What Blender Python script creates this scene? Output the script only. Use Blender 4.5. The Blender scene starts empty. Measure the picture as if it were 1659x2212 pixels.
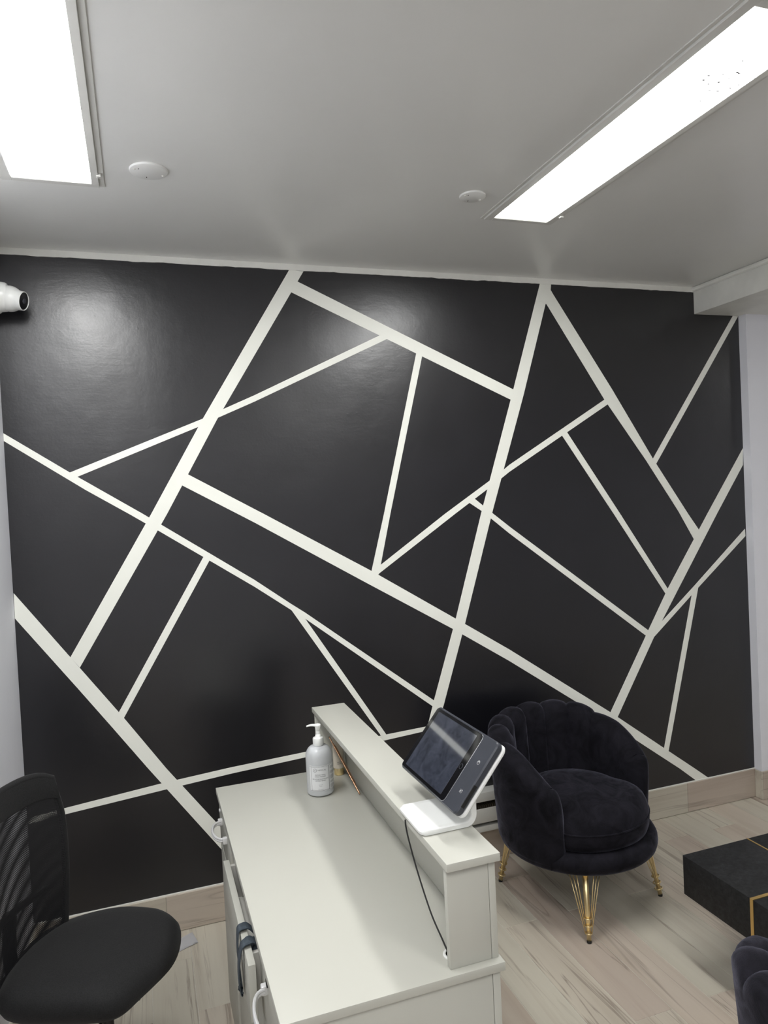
import bpy, bmesh, math, random
from mathutils import Vector, Matrix, noise

# ------------------------------------------------------------------ camera, light, exposure
SC = bpy.context.scene
COL = SC.collection
R = math.radians
cam_data = bpy.data.cameras.new('camera')
cam = bpy.data.objects.new('camera', cam_data)
COL.objects.link(cam)
cam_data.sensor_fit = 'HORIZONTAL'
cam_data.sensor_width = 36.0
cam_data.lens = 36.0 * 1549.97 / 1659.0
cam_data.clip_start = 0.02
c_r = Vector((0.94514581, -0.32301123, -0.0486122))
c_u = Vector((0.05410498, 0.00804206, 0.99850287))
c_f = Vector((0.32213669, 0.94636096, -0.02507744))
cam.matrix_world = Matrix(((c_r.x, c_u.x, -c_f.x, 0.46326), (c_r.y, c_u.y, -c_f.y, -2.98679),
                           (c_r.z, c_u.z, -c_f.z, 1.71249), (0, 0, 0, 1)))
SC.camera = cam

world = bpy.data.worlds.new('room_world')
SC.world = world
world.use_nodes = True
world.node_tree.nodes['Background'].inputs[0].default_value = (0.8, 0.85, 1.0, 1)
world.node_tree.nodes['Background'].inputs[1].default_value = 0.02
VS = SC.view_settings
VS.view_transform = 'Standard'
VS.look = 'None'
VS.gamma = 1.0
VS.use_curve_mapping = False
VS.exposure = 0.0
LAMP = 28.0          # radiance of the fluorescent diffusers (they light the whole room)

# ------------------------------------------------------------------ helpers
def finish(name, bm, mat=None, parent=None, smooth=False, recalc=True):
    if recalc:
        bmesh.ops.recalc_face_normals(bm, faces=bm.faces)
    me = bpy.data.meshes.new(name)
    bm.to_mesh(me)
    bm.free()
    if smooth is True:
        for pl in me.polygons:
            pl.use_smooth = True
    o = bpy.data.objects.new(name, me)
    COL.objects.link(o)
    if mat:
        me.materials.append(mat)
    if parent:
        o.parent = parent
    if smooth == 'auto':
        for pl in me.polygons:
            pl.use_smooth = True
        auto_sharp(me, 35)
    return o

def auto_sharp(me, deg):
    bm = bmesh.new()
    bm.from_mesh(me)
    lim = R(deg)
    for e in bm.edges:
        if len(e.link_faces) == 2 and e.calc_face_angle(0) > lim:
            e.smooth = False
    bm.to_mesh(me)
    bm.free()

def empty(name, label, cat, loc=(0, 0, 0), rz=0.0, group=None):
    o = bpy.data.objects.new(name, None)
    o.empty_display_size = 0.1
    COL.objects.link(o)
    o.location = loc
    o.rotation_euler = (0, 0, rz)
    tag(o, label, cat, group)
    return o

def tag(o, label, cat, group=None):
    o['label'] = label
    o['category'] = cat
    if group:
        o['group'] = group
    return o

def struct(o, label=None):
    o['kind'] = 'structure'
    if label:
        o['label'] = label
    return o

def box(bm, x0, x1, y0, y1, z0, z1, bev=0.0, seg=2, M=None):
    r = bmesh.ops.create_cube(bm, size=1.0)
    vs = r['verts']
    for v in vs:
        v.co = Vector(((x0 + x1) / 2 + v.co.x * (x1 - x0), (y0 + y1) / 2 + v.co.y * (y1 - y0), (z0 + z1) / 2 + v.co.z * (z1 - z0)))
    if bev > 0:
        es = list({e for v in vs for e in v.link_edges})
        r2 = bmesh.ops.bevel(bm, geom=es, offset=bev, segments=seg, affect='EDGES', profile=0.5)
        vs = list({v for f in r2['faces'] for v in f.verts} | {v for v in vs if v.is_valid})
    if M is not None:
        for v in vs:
            v.co = M @ v.co
    return vs

def boxobj(name, x0, x1, y0, y1, z0, z1, mat, parent=None, bev=0.0015, seg=2, M=None):
    bm = bmesh.new()
    box(bm, x0, x1, y0, y1, z0, z1, bev, seg, M)
    return finish(name, bm, mat, parent, 'auto' if bev else False)

def tube(bm, pts, rad, n=10, cap=True, closed=False):
    pts = [Vector(p) for p in pts]
    N = len(pts)
    rads = rad if isinstance(rad, (list, tuple)) else [rad] * N
    rings = []
    prev = None
    for i, p in enumerate(pts):
        if closed:
            t = pts[(i + 1) % N] - pts[i - 1]
        else:
            t = pts[min(i + 1, N - 1)] - pts[max(i - 1, 0)]
        t.normalize()
        if prev is None:
            a = Vector((0, 0, 1)) if abs(t.z) < 0.9 else Vector((1, 0, 0))
            u = t.cross(a).normalized()
        else:
            u = (prev - t * prev.dot(t)).normalized()
        prev = u
        w = t.cross(u)
        rings.append([bm.verts.new(p + (u * math.cos(k * 2 * math.pi / n) + w * math.sin(k * 2 * math.pi / n)) * rads[i]) for k in range(n)])
    m = N if closed else N - 1
    for i in range(m):
        A, B = rings[i], rings[(i + 1) % N]
        for k in range(n):
            bm.faces.new((A[k], A[(k + 1) % n], B[(k + 1) % n], B[k]))
    if cap and not closed:
        bm.faces.new(rings[0])
        bm.faces.new(rings[-1])

def lathe(bm, prof, n=32, axis=None, rfun=None):
    """prof = [(r, z)...]; revolved about z, then carried by the matrix axis"""
    rings = []
    new = []
    for r, z in prof:
        if r < 1e-6:
            v = bm.verts.new((0, 0, z))
            rings.append([v])
            new.append(v)
        else:
            ring = []
            for k in range(n):
                a = 2 * math.pi * k / n
                rr = r * (rfun(a) if rfun else 1.0)
                ring.append(bm.verts.new((rr * math.cos(a), rr * math.sin(a), z)))
            rings.append(ring)
            new += ring
    for A, B in zip(rings[:-1], rings[1:]):
        if len(A) == 1 and len(B) == 1:
            continue
        for k in range(n):
            k2 = (k + 1) % n
            if len(A) == 1:
                bm.faces.new((A[0], B[k], B[k2]))
            elif len(B) == 1:
                bm.faces.new((A[k], A[k2], B[0]))
            else:
                bm.faces.new((A[k], A[k2], B[k2], B[k]))
    if len(rings[0]) > 1:
        bm.faces.new(rings[0][::-1])
    if len(rings[-1]) > 1:
        bm.faces.new(rings[-1])
    if axis is not None:
        for v in new:
            v.co = axis @ v.co
    return new

def grid(bm, P):
    """P[i][j] points -> quad grid"""
    V = [[bm.verts.new(p) for p in row] for row in P]
    for i in range(len(V) - 1):
        for j in range(len(V[0]) - 1):
            bm.faces.new((V[i][j], V[i + 1][j], V[i + 1][j + 1], V[i][j + 1]))
    return V

def smoothstep(a, b, x):
    t = max(0.0, min(1.0, (x - a) / (b - a)))
    return t * t * (3 - 2 * t)

def interp(x, X, Y):
    if x <= X[0]:
        return Y[0]
    for i in range(1, len(X)):
        if x <= X[i]:
            t = (x - X[i - 1]) / (X[i] - X[i - 1])
            return Y[i - 1] * (1 - t) + Y[i] * t
    return Y[-1]

def catmull(pts, n, closed=True):
    out = []
    N = len(pts)
    for i in range(N if closed else N - 1):
        if closed:
            p0, p1, p2, p3 = (Vector(pts[(i + k) % N]) for k in (-1, 0, 1, 2))
        else:
            p0, p1, p2, p3 = (Vector(pts[max(0, min(N - 1, i + k))]) for k in (-1, 0, 1, 2))
        for s in range(n):
            t = s / n
            out.append(0.5 * ((2 * p1) + (p2 - p0) * t + (2 * p0 - 5 * p1 + 4 * p2 - p3) * t * t + (3 * p1 - p0 - 3 * p2 + p3) * t ** 3))
    if not closed:
        out.append(Vector(pts[-1]))
    return out

# ------------------------------------------------------------------ materials
class NT:
    def __init__(self, name):
        self.m = bpy.data.materials.new(name)
        self.m.use_nodes = True
        self.t = self.m.node_tree
        self.b = self.t.nodes['Principled BSDF']
        self.out = self.t.nodes['Material Output']
    def n(self, kind, **kw):
        nd = self.t.nodes.new(kind)
        for k, v in kw.items():
            if k.startswith('i_'):
                key = k[2:]
                key = int(key) if key.isdigit() else key.replace('_', ' ')
                nd.inputs[key].default_value = v
            else:
                setattr(nd, k, v)
        return nd
    def l(self, a, b):
        self.t.links.new(a, b)
    def set(self, **kw):
        for k, v in kw.items():
            self.b.inputs[k.replace('_', ' ')].default_value = v
    def coord(self, scale=(1, 1, 1), which='Object', per_object=False):
        tc = self.n('ShaderNodeTexCoord')
        mp = self.n('ShaderNodeMapping')
        mp.inputs['Scale'].default_value = scale
        src = tc.outputs[which]
        if per_object:
            oi = self.n('ShaderNodeObjectInfo')
            ad = self.n('ShaderNodeVectorMath', operation='MULTIPLY_ADD')
            self.l(oi.outputs['Location'], ad.inputs[0])
            ad.inputs[1].default_value = (3.17, 5.71, 2.3)
            self.l(src, ad.inputs[2])
            src = ad.outputs[0]
        self.l(src, mp.inputs[0])
        return mp.outputs[0]
    def noise(self, vec, scale, detail=4, rough=0.55, dist=0.0):
        nz = self.n('ShaderNodeTexNoise')
        nz.inputs['Scale'].default_value = scale
        nz.inputs['Detail'].default_value = detail
        nz.inputs['Roughness'].default_value = rough
        nz.inputs['Distortion'].default_value = dist
        self.l(vec, nz.inputs['Vector'])
        return nz.outputs[0]
    def ramp(self, fac, stops, interp='LINEAR'):
        r = self.n('ShaderNodeValToRGB')
        r.color_ramp.interpolation = interp
        els = r.color_ramp.elements
        while len(els) < len(stops):
            els.new(0.5)
        for e, (p, c) in zip(els, stops):
            e.position = p
            e.color = (*c, 1) if len(c) == 3 else c
        self.l(fac, r.inputs[0])
        return r.outputs[0]
    def mixc(self, fac, a, b, mode='MIX'):
        mx = self.n('ShaderNodeMix', data_type='RGBA', blend_type=mode)
        for s, v in ((mx.inputs[0], fac), (mx.inputs[6], a), (mx.inputs[7], b)):
            if hasattr(v, 'links') or hasattr(v, 'is_linked'):
                self.l(v, s)
            elif isinstance(v, (int, float)):
                s.default_value = v
            else:
                s.default_value = (*v, 1) if len(v) == 3 else v
        return mx.outputs[2]
    def bump(self, h, strength=0.1, dist=0.01):
        bp = self.n('ShaderNodeBump')
        bp.inputs['Strength'].default_value = strength
        bp.inputs['Distance'].default_value = dist
        self.l(h, bp.inputs['Height'])
        self.l(bp.outputs[0], self.b.inputs['Normal'])
        return bp

def plain(name, col, rough=0.5, metal=0.0, nscale=None, var=0.06, bump=0.0, bscale=60, **kw):
    t = NT(name)
    v = t.coord()
    f = t.noise(v, nscale or 8.0, 5)
    lo = tuple(c * (1 - var) for c in col)
    hi = tuple(min(1, c * (1 + var)) for c in col)
    t.l(t.ramp(f, [(0.3, lo), (0.7, hi)]), t.b.inputs['Base Color'])
    t.set(Roughness=rough, Metallic=metal, **kw)
    if bump:
        t.bump(t.noise(t.coord(), bscale, 3), bump, 0.002)
    return t.m

M = {}
M['white_wall'] = plain('white_wall_paint', (0.82, 0.83, 0.885), 0.55, var=0.012, bump=0.08, bscale=180)
M['white_trim'] = plain('white_trim_paint', (0.86, 0.86, 0.81), 0.45, bump=0.1, bscale=90)
M['stripe'] = plain('white_stripe_paint', (0.90, 0.91, 0.84), 0.45, nscale=3, var=0.03, bump=0.08, bscale=120)
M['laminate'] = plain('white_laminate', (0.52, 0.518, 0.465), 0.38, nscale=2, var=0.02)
M['laminate_edge'] = plain('white_laminate_edge', (0.53, 0.53, 0.485), 0.42, nscale=2, var=0.02)
M['white_plastic'] = plain('white_plastic', (0.82, 0.83, 0.81), 0.28, nscale=4, var=0.02)
M['heater_paint'] = plain('heater_enamel', (0.72, 0.72, 0.68), 0.35, nscale=4, var=0.03)
M['heater_inside'] = plain('heater_inside_metal', (0.20, 0.17, 0.12), 0.5, 0.3, nscale=20, var=0.2)
M['frame_paint'] = plain('fixture_frame_paint', (0.66, 0.66, 0.63), 0.4, nscale=5, var=0.05)
M['chrome_white'] = plain('white_gloss_metal', (0.80, 0.80, 0.80), 0.18, 0.2, var=0.03)
M['gold'] = plain('polished_gold', (0.92, 0.75, 0.42), 0.34, 1.0, nscale=15, var=0.06)
M['gold_inlay'] = plain('satin_gold_inlay', (0.70, 0.47, 0.17), 0.34, 0.85, nscale=12, var=0.1)
M['rose_gold'] = plain('rose_gold', (0.62, 0.36, 0.22), 0.25, 1.0, nscale=60, var=0.15)
M['rim_metal'] = plain('grey_rim_metal', (0.42, 0.43, 0.45), 0.25, 0.8)
M['black_rubber'] = plain('black_rubber', (0.012, 0.012, 0.012), 0.6)
M['black_plastic'] = plain('black_plastic', (0.014, 0.014, 0.015), 0.42, var=0.2)
M['dark_slot'] = plain('dark_slot', (0.004, 0.004, 0.004), 0.6)
M['strap'] = plain('slate_strap_fabric', (0.055, 0.072, 0.09), 0.8, nscale=120, var=0.25, bump=0.3, bscale=400)
M['paper'] = plain('white_paper', (0.80, 0.80, 0.82), 0.7, var=0.02)
M['print'] = plain('black_print', (0.02, 0.02, 0.022), 0.6)
M['print_grey'] = plain('grey_print', (0.16, 0.16, 0.165), 0.6)
M['grout'] = plain('light_grout', (0.60, 0.575, 0.51), 0.8, nscale=40, var=0.1)
M['tube_plastic'] = plain('cream_tube_plastic', (0.66, 0.60, 0.50), 0.3, nscale=8, var=0.03)
M['drawer_inside'] = plain('drawer_inside', (0.55, 0.54, 0.50), 0.5, var=0.04)

def m_ceiling():
    t = NT('ceiling_semi_gloss')
    v = t.coord()
    f = t.noise(v, 1.6, 4)
    t.l(t.ramp(f, [(0.3, (0.77, 0.775, 0.755)), (0.7, (0.81, 0.815, 0.795))]), t.b.inputs['Base Color'])
    t.set(Roughness=0.30, Specular_IOR_Level=0.5)
    t.bump(t.noise(t.coord(), 14, 6, 0.7), 0.05, 0.006)
    return t.m
M['ceiling'] = m_ceiling()

def m_accent():
    t = NT('black_satin_wall_paint')
    v = t.coord()
    f = t.noise(v, 5, 6, 0.6)
    t.l(t.ramp(f, [(0.25, (0.0048, 0.0048, 0.0070)), (0.75, (0.0075, 0.0075, 0.0105))]), t.b.inputs['Base Color'])
    rg = t.ramp(t.noise(t.coord((1, 1, 0.5)), 3.0, 3), [(0.25, (0.285, 0.285, 0.285)), (0.8, (0.34, 0.34, 0.34))])
    t.l(rg, t.b.inputs['Roughness'])
    t.set(Specular_IOR_Level=0.80)
    # plaster patches, roller stipple and brush drag
    a = t.noise(t.coord((1, 1, 1)), 2.2, 4, 0.5)
    b = t.noise(t.coord((1, 1, 1)), 95, 3, 0.6)
    c = t.noise(t.coord((1, 1, 6)), 9, 5, 0.6, 0.6)
    vr = t.n('ShaderNodeTexVoronoi')
    vr.inputs['Scale'].default_value = 17
    t.l(t.coord(), vr.inputs['Vector'])
    pim = t.ramp(vr.outputs['Distance'], [(0.0, (1, 1, 1)), (0.10, (0, 0, 0))])
    s1 = t.n('ShaderNodeMath', operation='MULTIPLY_ADD')
    t.l(a, s1.inputs[0]); s1.inputs[1].default_value = 6.0; s1.inputs[2].default_value = 0
    s2 = t.n('ShaderNodeMath', operation='MULTIPLY_ADD')
    t.l(b, s2.inputs[0]); s2.inputs[1].default_value = 0.30; t.l(s1.outputs[0], s2.inputs[2])
    s3 = t.n('ShaderNodeMath', operation='MULTIPLY_ADD')
    t.l(c, s3.inputs[0]); s3.inputs[1].default_value = 0.22; t.l(s2.outputs[0], s3.inputs[2])
    s4 = t.n('ShaderNodeMath', operation='MULTIPLY_ADD')
    t.l(pim, s4.inputs[0]); s4.inputs[1].default_value = 0.22; t.l(s3.outputs[0], s4.inputs[2])
    t.bump(s4.outputs[0], 0.24, 0.004)
    return t.m
M['accent'] = m_accent()

def m_tile(name, axis):
    """wood-look porcelain: long veins down the tile, its own tone for every tile"""
    t = NT(name)
    oi = t.n('ShaderNodeObjectInfo')
    rnd = oi.outputs['Random']
    sc = (20, 0.8, 20) if axis == 'y' else (0.8, 20, 20)
    v = t.coord(sc, per_object=True)
    base = t.ramp(rnd, [(0.0, (0.57, 0.535, 0.455)), (0.38, (0.53, 0.50, 0.42)), (0.62, (0.55, 0.485, 0.41)), (1.0, (0.48, 0.41, 0.35))])
    cloud = t.noise(v, 0.6, 6, 0.62, 0.5)
    tint = t.ramp(cloud, [(0.28, (0.80, 0.76, 0.73)), (0.5, (0.97, 0.96, 0.95)), (0.75, (1.05, 1.05, 1.04))])
    c1 = t.mixc(1.0, base, tint, 'MULTIPLY')
    vein_n = t.noise(t.coord(sc, per_object=True), 0.42, 5, 0.5, 1.4)
    band = t.n('ShaderNodeMath', operation='SUBTRACT')
    t.l(vein_n, band.inputs[0]); band.inputs[1].default_value = 0.47
    ab = t.n('ShaderNodeMath', operation='ABSOLUTE')
    t.l(band.outputs[0], ab.inputs[0])
    vein = t.ramp(ab.outputs[0], [(0.0, (1, 1, 1)), (0.007, (0.6, 0.6, 0.6)), (0.022, (0, 0, 0))])
    mask = t.ramp(t.noise(t.coord((4, 1.5, 4) if axis == 'y' else (1.5, 4, 4), per_object=True), 0.8, 3), [(0.42, (0, 0, 0)), (0.60, (0.75, 0.75, 0.75))])
    vm = t.mixc(1.0, vein, mask, 'MULTIPLY')
    c2 = t.mixc(vm, c1, (0.24, 0.195, 0.16))
    t.l(c2, t.b.inputs['Base Color'])
    t.set(Roughness=0.38, Specular_IOR_Level=0.45)
    t.bump(t.noise(v, 3.0, 5), 0.06, 0.002)
    return t.m
M['tile'] = m_tile('porcelain_floor_tile', 'y')
M['tile_base'] = m_tile('porcelain_base_tile', 'x')

def m_velvet():
    t = NT('black_velvet')
    v = t.coord()
    f = t.noise(v, 9.0, 6, 0.7, 1.6)
    t.l(t.ramp(f, [(0.35, (0.0045, 0.0043, 0.0062)), (0.70, (0.014, 0.013, 0.0185))]), t.b.inputs['Base Color'])
    sh = t.ramp(f, [(0.35, (0.12, 0.12, 0.12)), (0.72, (0.55, 0.55, 0.55))])
    t.l(sh, t.b.inputs['Sheen Weight'])
    t.set(Roughness=0.85, Sheen_Roughness=0.35, Sheen_Tint=(0.42, 0.42, 0.55, 1), Specular_IOR_Level=0.12)
    t.bump(t.noise(t.coord(), 420, 2), 0.25, 0.002)
    return t.m
M['velvet'] = m_velvet()

def m_seatcloth():
    t = NT('black_seat_cloth')
    v = t.coord()
    f = t.noise(v, 350, 2)
    t.l(t.ramp(f, [(0.3, (0.005, 0.005, 0.0055)), (0.75, (0.014, 0.014, 0.0148))]), t.b.inputs['Base Color'])
    t.set(Roughness=0.78, Sheen_Weight=0.06, Sheen_Roughness=0.5, Specular_IOR_Level=0.3)
    t.bump(f, 0.35, 0.001)
    return t.m
M['seat_cloth'] = m_seatcloth()

def m_mesh(name, ang):
    """woven chair net: opaque black threads with real holes between them"""
    t = NT(name)
    tc = t.n('ShaderNodeTexCoord')
    mp = t.n('ShaderNodeMapping')
    mp.inputs['Rotation'].default_value = (0, 0, ang)
    t.l(tc.outputs['UV'], mp.inputs[0])
    def wave(direction, scale):
        w = t.n('ShaderNodeTexWave', wave_type='BANDS', bands_direction=direction, wave_profile='SIN')
        w.inputs['Scale'].default_value = scale
        t.l(mp.outputs[0], w.inputs['Vector'])
        return w.outputs['Fac']
    a = t.ramp(wave('X', 105.0), [(0.52, (0, 0, 0)), (0.62, (1, 1, 1))])
    b = t.ramp(wave('Y', 60.0), [(0.22, (0, 0, 0)), (0.32, (1, 1, 1))])
    hole = t.mixc(1.0, a, b, 'MULTIPLY')
    inv = t.n('ShaderNodeMath', operation='SUBTRACT')
    inv.inputs[0].default_value = 1.0
    t.l(hole, inv.inputs[1])
    t.l(inv.outputs[0], t.b.inputs['Alpha'])
    t.set(Base_Color=(0.010, 0.010, 0.012, 1), Roughness=0.6)
    return t.m
M['net_front'] = m_mesh('chair_net_front', 0.0)
M['net_rear'] = m_mesh('chair_net_rear', 0.07)

def m_lamp(name):
    """lit prismatic acrylic: the tubes stop short of its ends"""
    t = NT(name)
    tc = t.n('ShaderNodeTexCoord')
    sp = t.n('ShaderNodeSeparateXYZ')
    t.l(tc.outputs['Object'], sp.inputs[0])
    ab = t.n('ShaderNodeMath', operation='ABSOLUTE')
    t.l(sp.outputs[1], ab.inputs[0])
    f = t.ramp(ab.outputs[0], [(0.53, (1.0, 1.0, 0.985)), (0.578, (0.024, 0.024, 0.019))])
    em = t.n('ShaderNodeEmission')
    em.inputs['Strength'].default_value = LAMP
    t.l(f, em.inputs['Color'])
    t.l(em.outputs[0], t.out.inputs['Surface'])
    return t.m
M['lamp'] = m_lamp('lit_diffuser')

def m_screen():
    t = NT('dark_tablet_glass')
    v = t.coord((1, 1, 1))
    f = t.noise(v, 26, 6, 0.7, 1.0)
    t.l(t.ramp(f, [(0.32, (0.008, 0.010, 0.020)), (0.72, (0.060, 0.070, 0.100))]), t.b.inputs['Base Color'])
    t.set(Roughness=0.05, Specular_IOR_Level=1.0, IOR=2.1)
    return t.m
M['screen'] = m_screen()
M['tablet_bezel'] = plain('tablet_bezel_glass', (0.004, 0.004, 0.005), 0.06, Specular_IOR_Level=0.8)
M['tablet_case'] = plain('slate_case_plastic', (0.040, 0.044, 0.056), 0.34, nscale=30, var=0.08)

def m_block():
    t = NT('black_speckled_block')
    f = t.noise(t.coord(), 60, 6, 0.75)
    g = t.noise(t.coord(), 7, 5, 0.6, 1.0)
    c = t.ramp(f, [(0.40, (0.006, 0.006, 0.0065)), (0.75, (0.026, 0.027, 0.029))])
    t.l(t.mixc(1.0, c, t.ramp(g, [(0.3, (0.7, 0.7, 0.7)), (0.7, (1.5, 1.5, 1.5))]), 'MULTIPLY'), t.b.inputs['Base Color'])
    t.set(Roughness=0.62, Specular_IOR_Level=0.35)
    t.bump(f, 0.12, 0.001)
    return t.m
M['block'] = m_block()

def m_bottle():
    t = NT('frosted_bottle_plastic')
    t.l(t.ramp(t.noise(t.coord(), 12, 3), [(0.3, (0.70, 0.72, 0.74)), (0.7, (0.74, 0.76, 0.78))]), t.b.inputs['Base Color'])
    t.set(Roughness=0.22, Transmission_Weight=0.25, IOR=1.45, Subsurface_Weight=0.0)
    return t.m
M['bottle'] = m_bottle()
M['label_paper'] = plain('label_paper', (0.78, 0.79, 0.80), 0.5, var=0.01)

# ------------------------------------------------------------------ room shell
H = 2.695
XR = 3.5047          # where the black wall ends at the pilaster
XMAX, YMIN = 5.6, -5.6
struct(boxobj('wall_back', -0.1, XR, 0.0, 0.1, 0.0, H, M['accent'], bev=0), 'satin black accent wall crossed by white painted stripes')
wall_back = bpy.data.objects['wall_back']
struct(boxobj('wall_left', -0.1, 0.0, YMIN, 0.0, 0.0, H, M['white_wall'], bev=0), 'white side wall left of the black accent wall')
struct(boxobj('wall_right', XMAX, XMAX + 0.1, YMIN, 0.1, 0.0, H, M['white_wall'], bev=0))
struct(boxobj('wall_front', -0.1, XMAX + 0.1, YMIN - 0.1, YMIN, 0.0, H, M['white_wall'], bev=0))
struct(boxobj('wall_pilaster', XR, XMAX, -0.048, 0.1, 0.0, 2.558, M['white_wall'], bev=0), 'white pilaster closing the right end of the black wall')
struct(boxobj('ceiling', -0.1, XMAX + 0.1, YMIN - 0.1, 0.1, H, H + 0.1, M['ceiling'], bev=0), 'pale grey semi-gloss painted ceiling')
struct(boxobj('soffit', 3.215, XMAX, YMIN, 0.0, 2.558, H, M['white_trim'], bev=0.002), 'dropped white soffit at the right of the ceiling')
floor = struct(boxobj('floor', -0.1, XMAX + 0.1, YMIN - 0.1, 0.1, -0.1, -0.0018, M['grout'], bev=0), 'floor of beige wood-look plank tiles')

# floor tiles: 145 mm courses, 900 mm long, joints alternating
G = 0.0011
TW, TL = 0.145, 0.90
tile_cache = {}
def tile_mesh(w, l):
    key = (round(w, 4), round(l, 4))
    if key not in tile_cache:
        bm = bmesh.new()
        box(bm, -w / 2 + G, w / 2 - G, -l / 2 + G, l / 2 - G, -0.010, 0.0, 0.0)
        top = [f for f in bm.faces if f.normal.z > 0.9]
        bmesh.ops.recalc_face_normals(bm, faces=bm.faces)
        es = [e for e in bm.edges if all(v.co.z > -0.001 for v in e.verts)]
        bmesh.ops.bevel(bm, geom=es, offset=0.0009, segments=1, affect='EDGES')
        me = bpy.data.meshes.new('tile')
        bm.to_mesh(me)
        bm.free()
        me.materials.append(M['tile'])
        tile_cache[key] = me
    return tile_cache[key]
rt = random.Random(11)
x0 = 1.575 - 11 * TW
i = 0
while x0 + i * TW < 4.4:
    xa, xb = x0 + i * TW, x0 + (i + 1) * TW
    xa = max(xa, 0.0)
    if xb - xa > 0.02:
        y = 0.0
        first = 0.20 if (i - 13) % 2 == 0 else 0.505
        ends = [0.0, -first]
        while ends[-1] > -4.6:
            ends.append(ends[-1] - TL)
        for ya, yb in zip(ends[:-1], ends[1:]):
            o = bpy.data.objects.new('tile', tile_mesh(xb - xa, ya - yb))
            COL.objects.link(o)
            o.location = ((xa + xb) / 2, (ya + yb) / 2, rt.uniform(-0.0003, 0.0003))
            o.parent = floor
    i += 1

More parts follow.
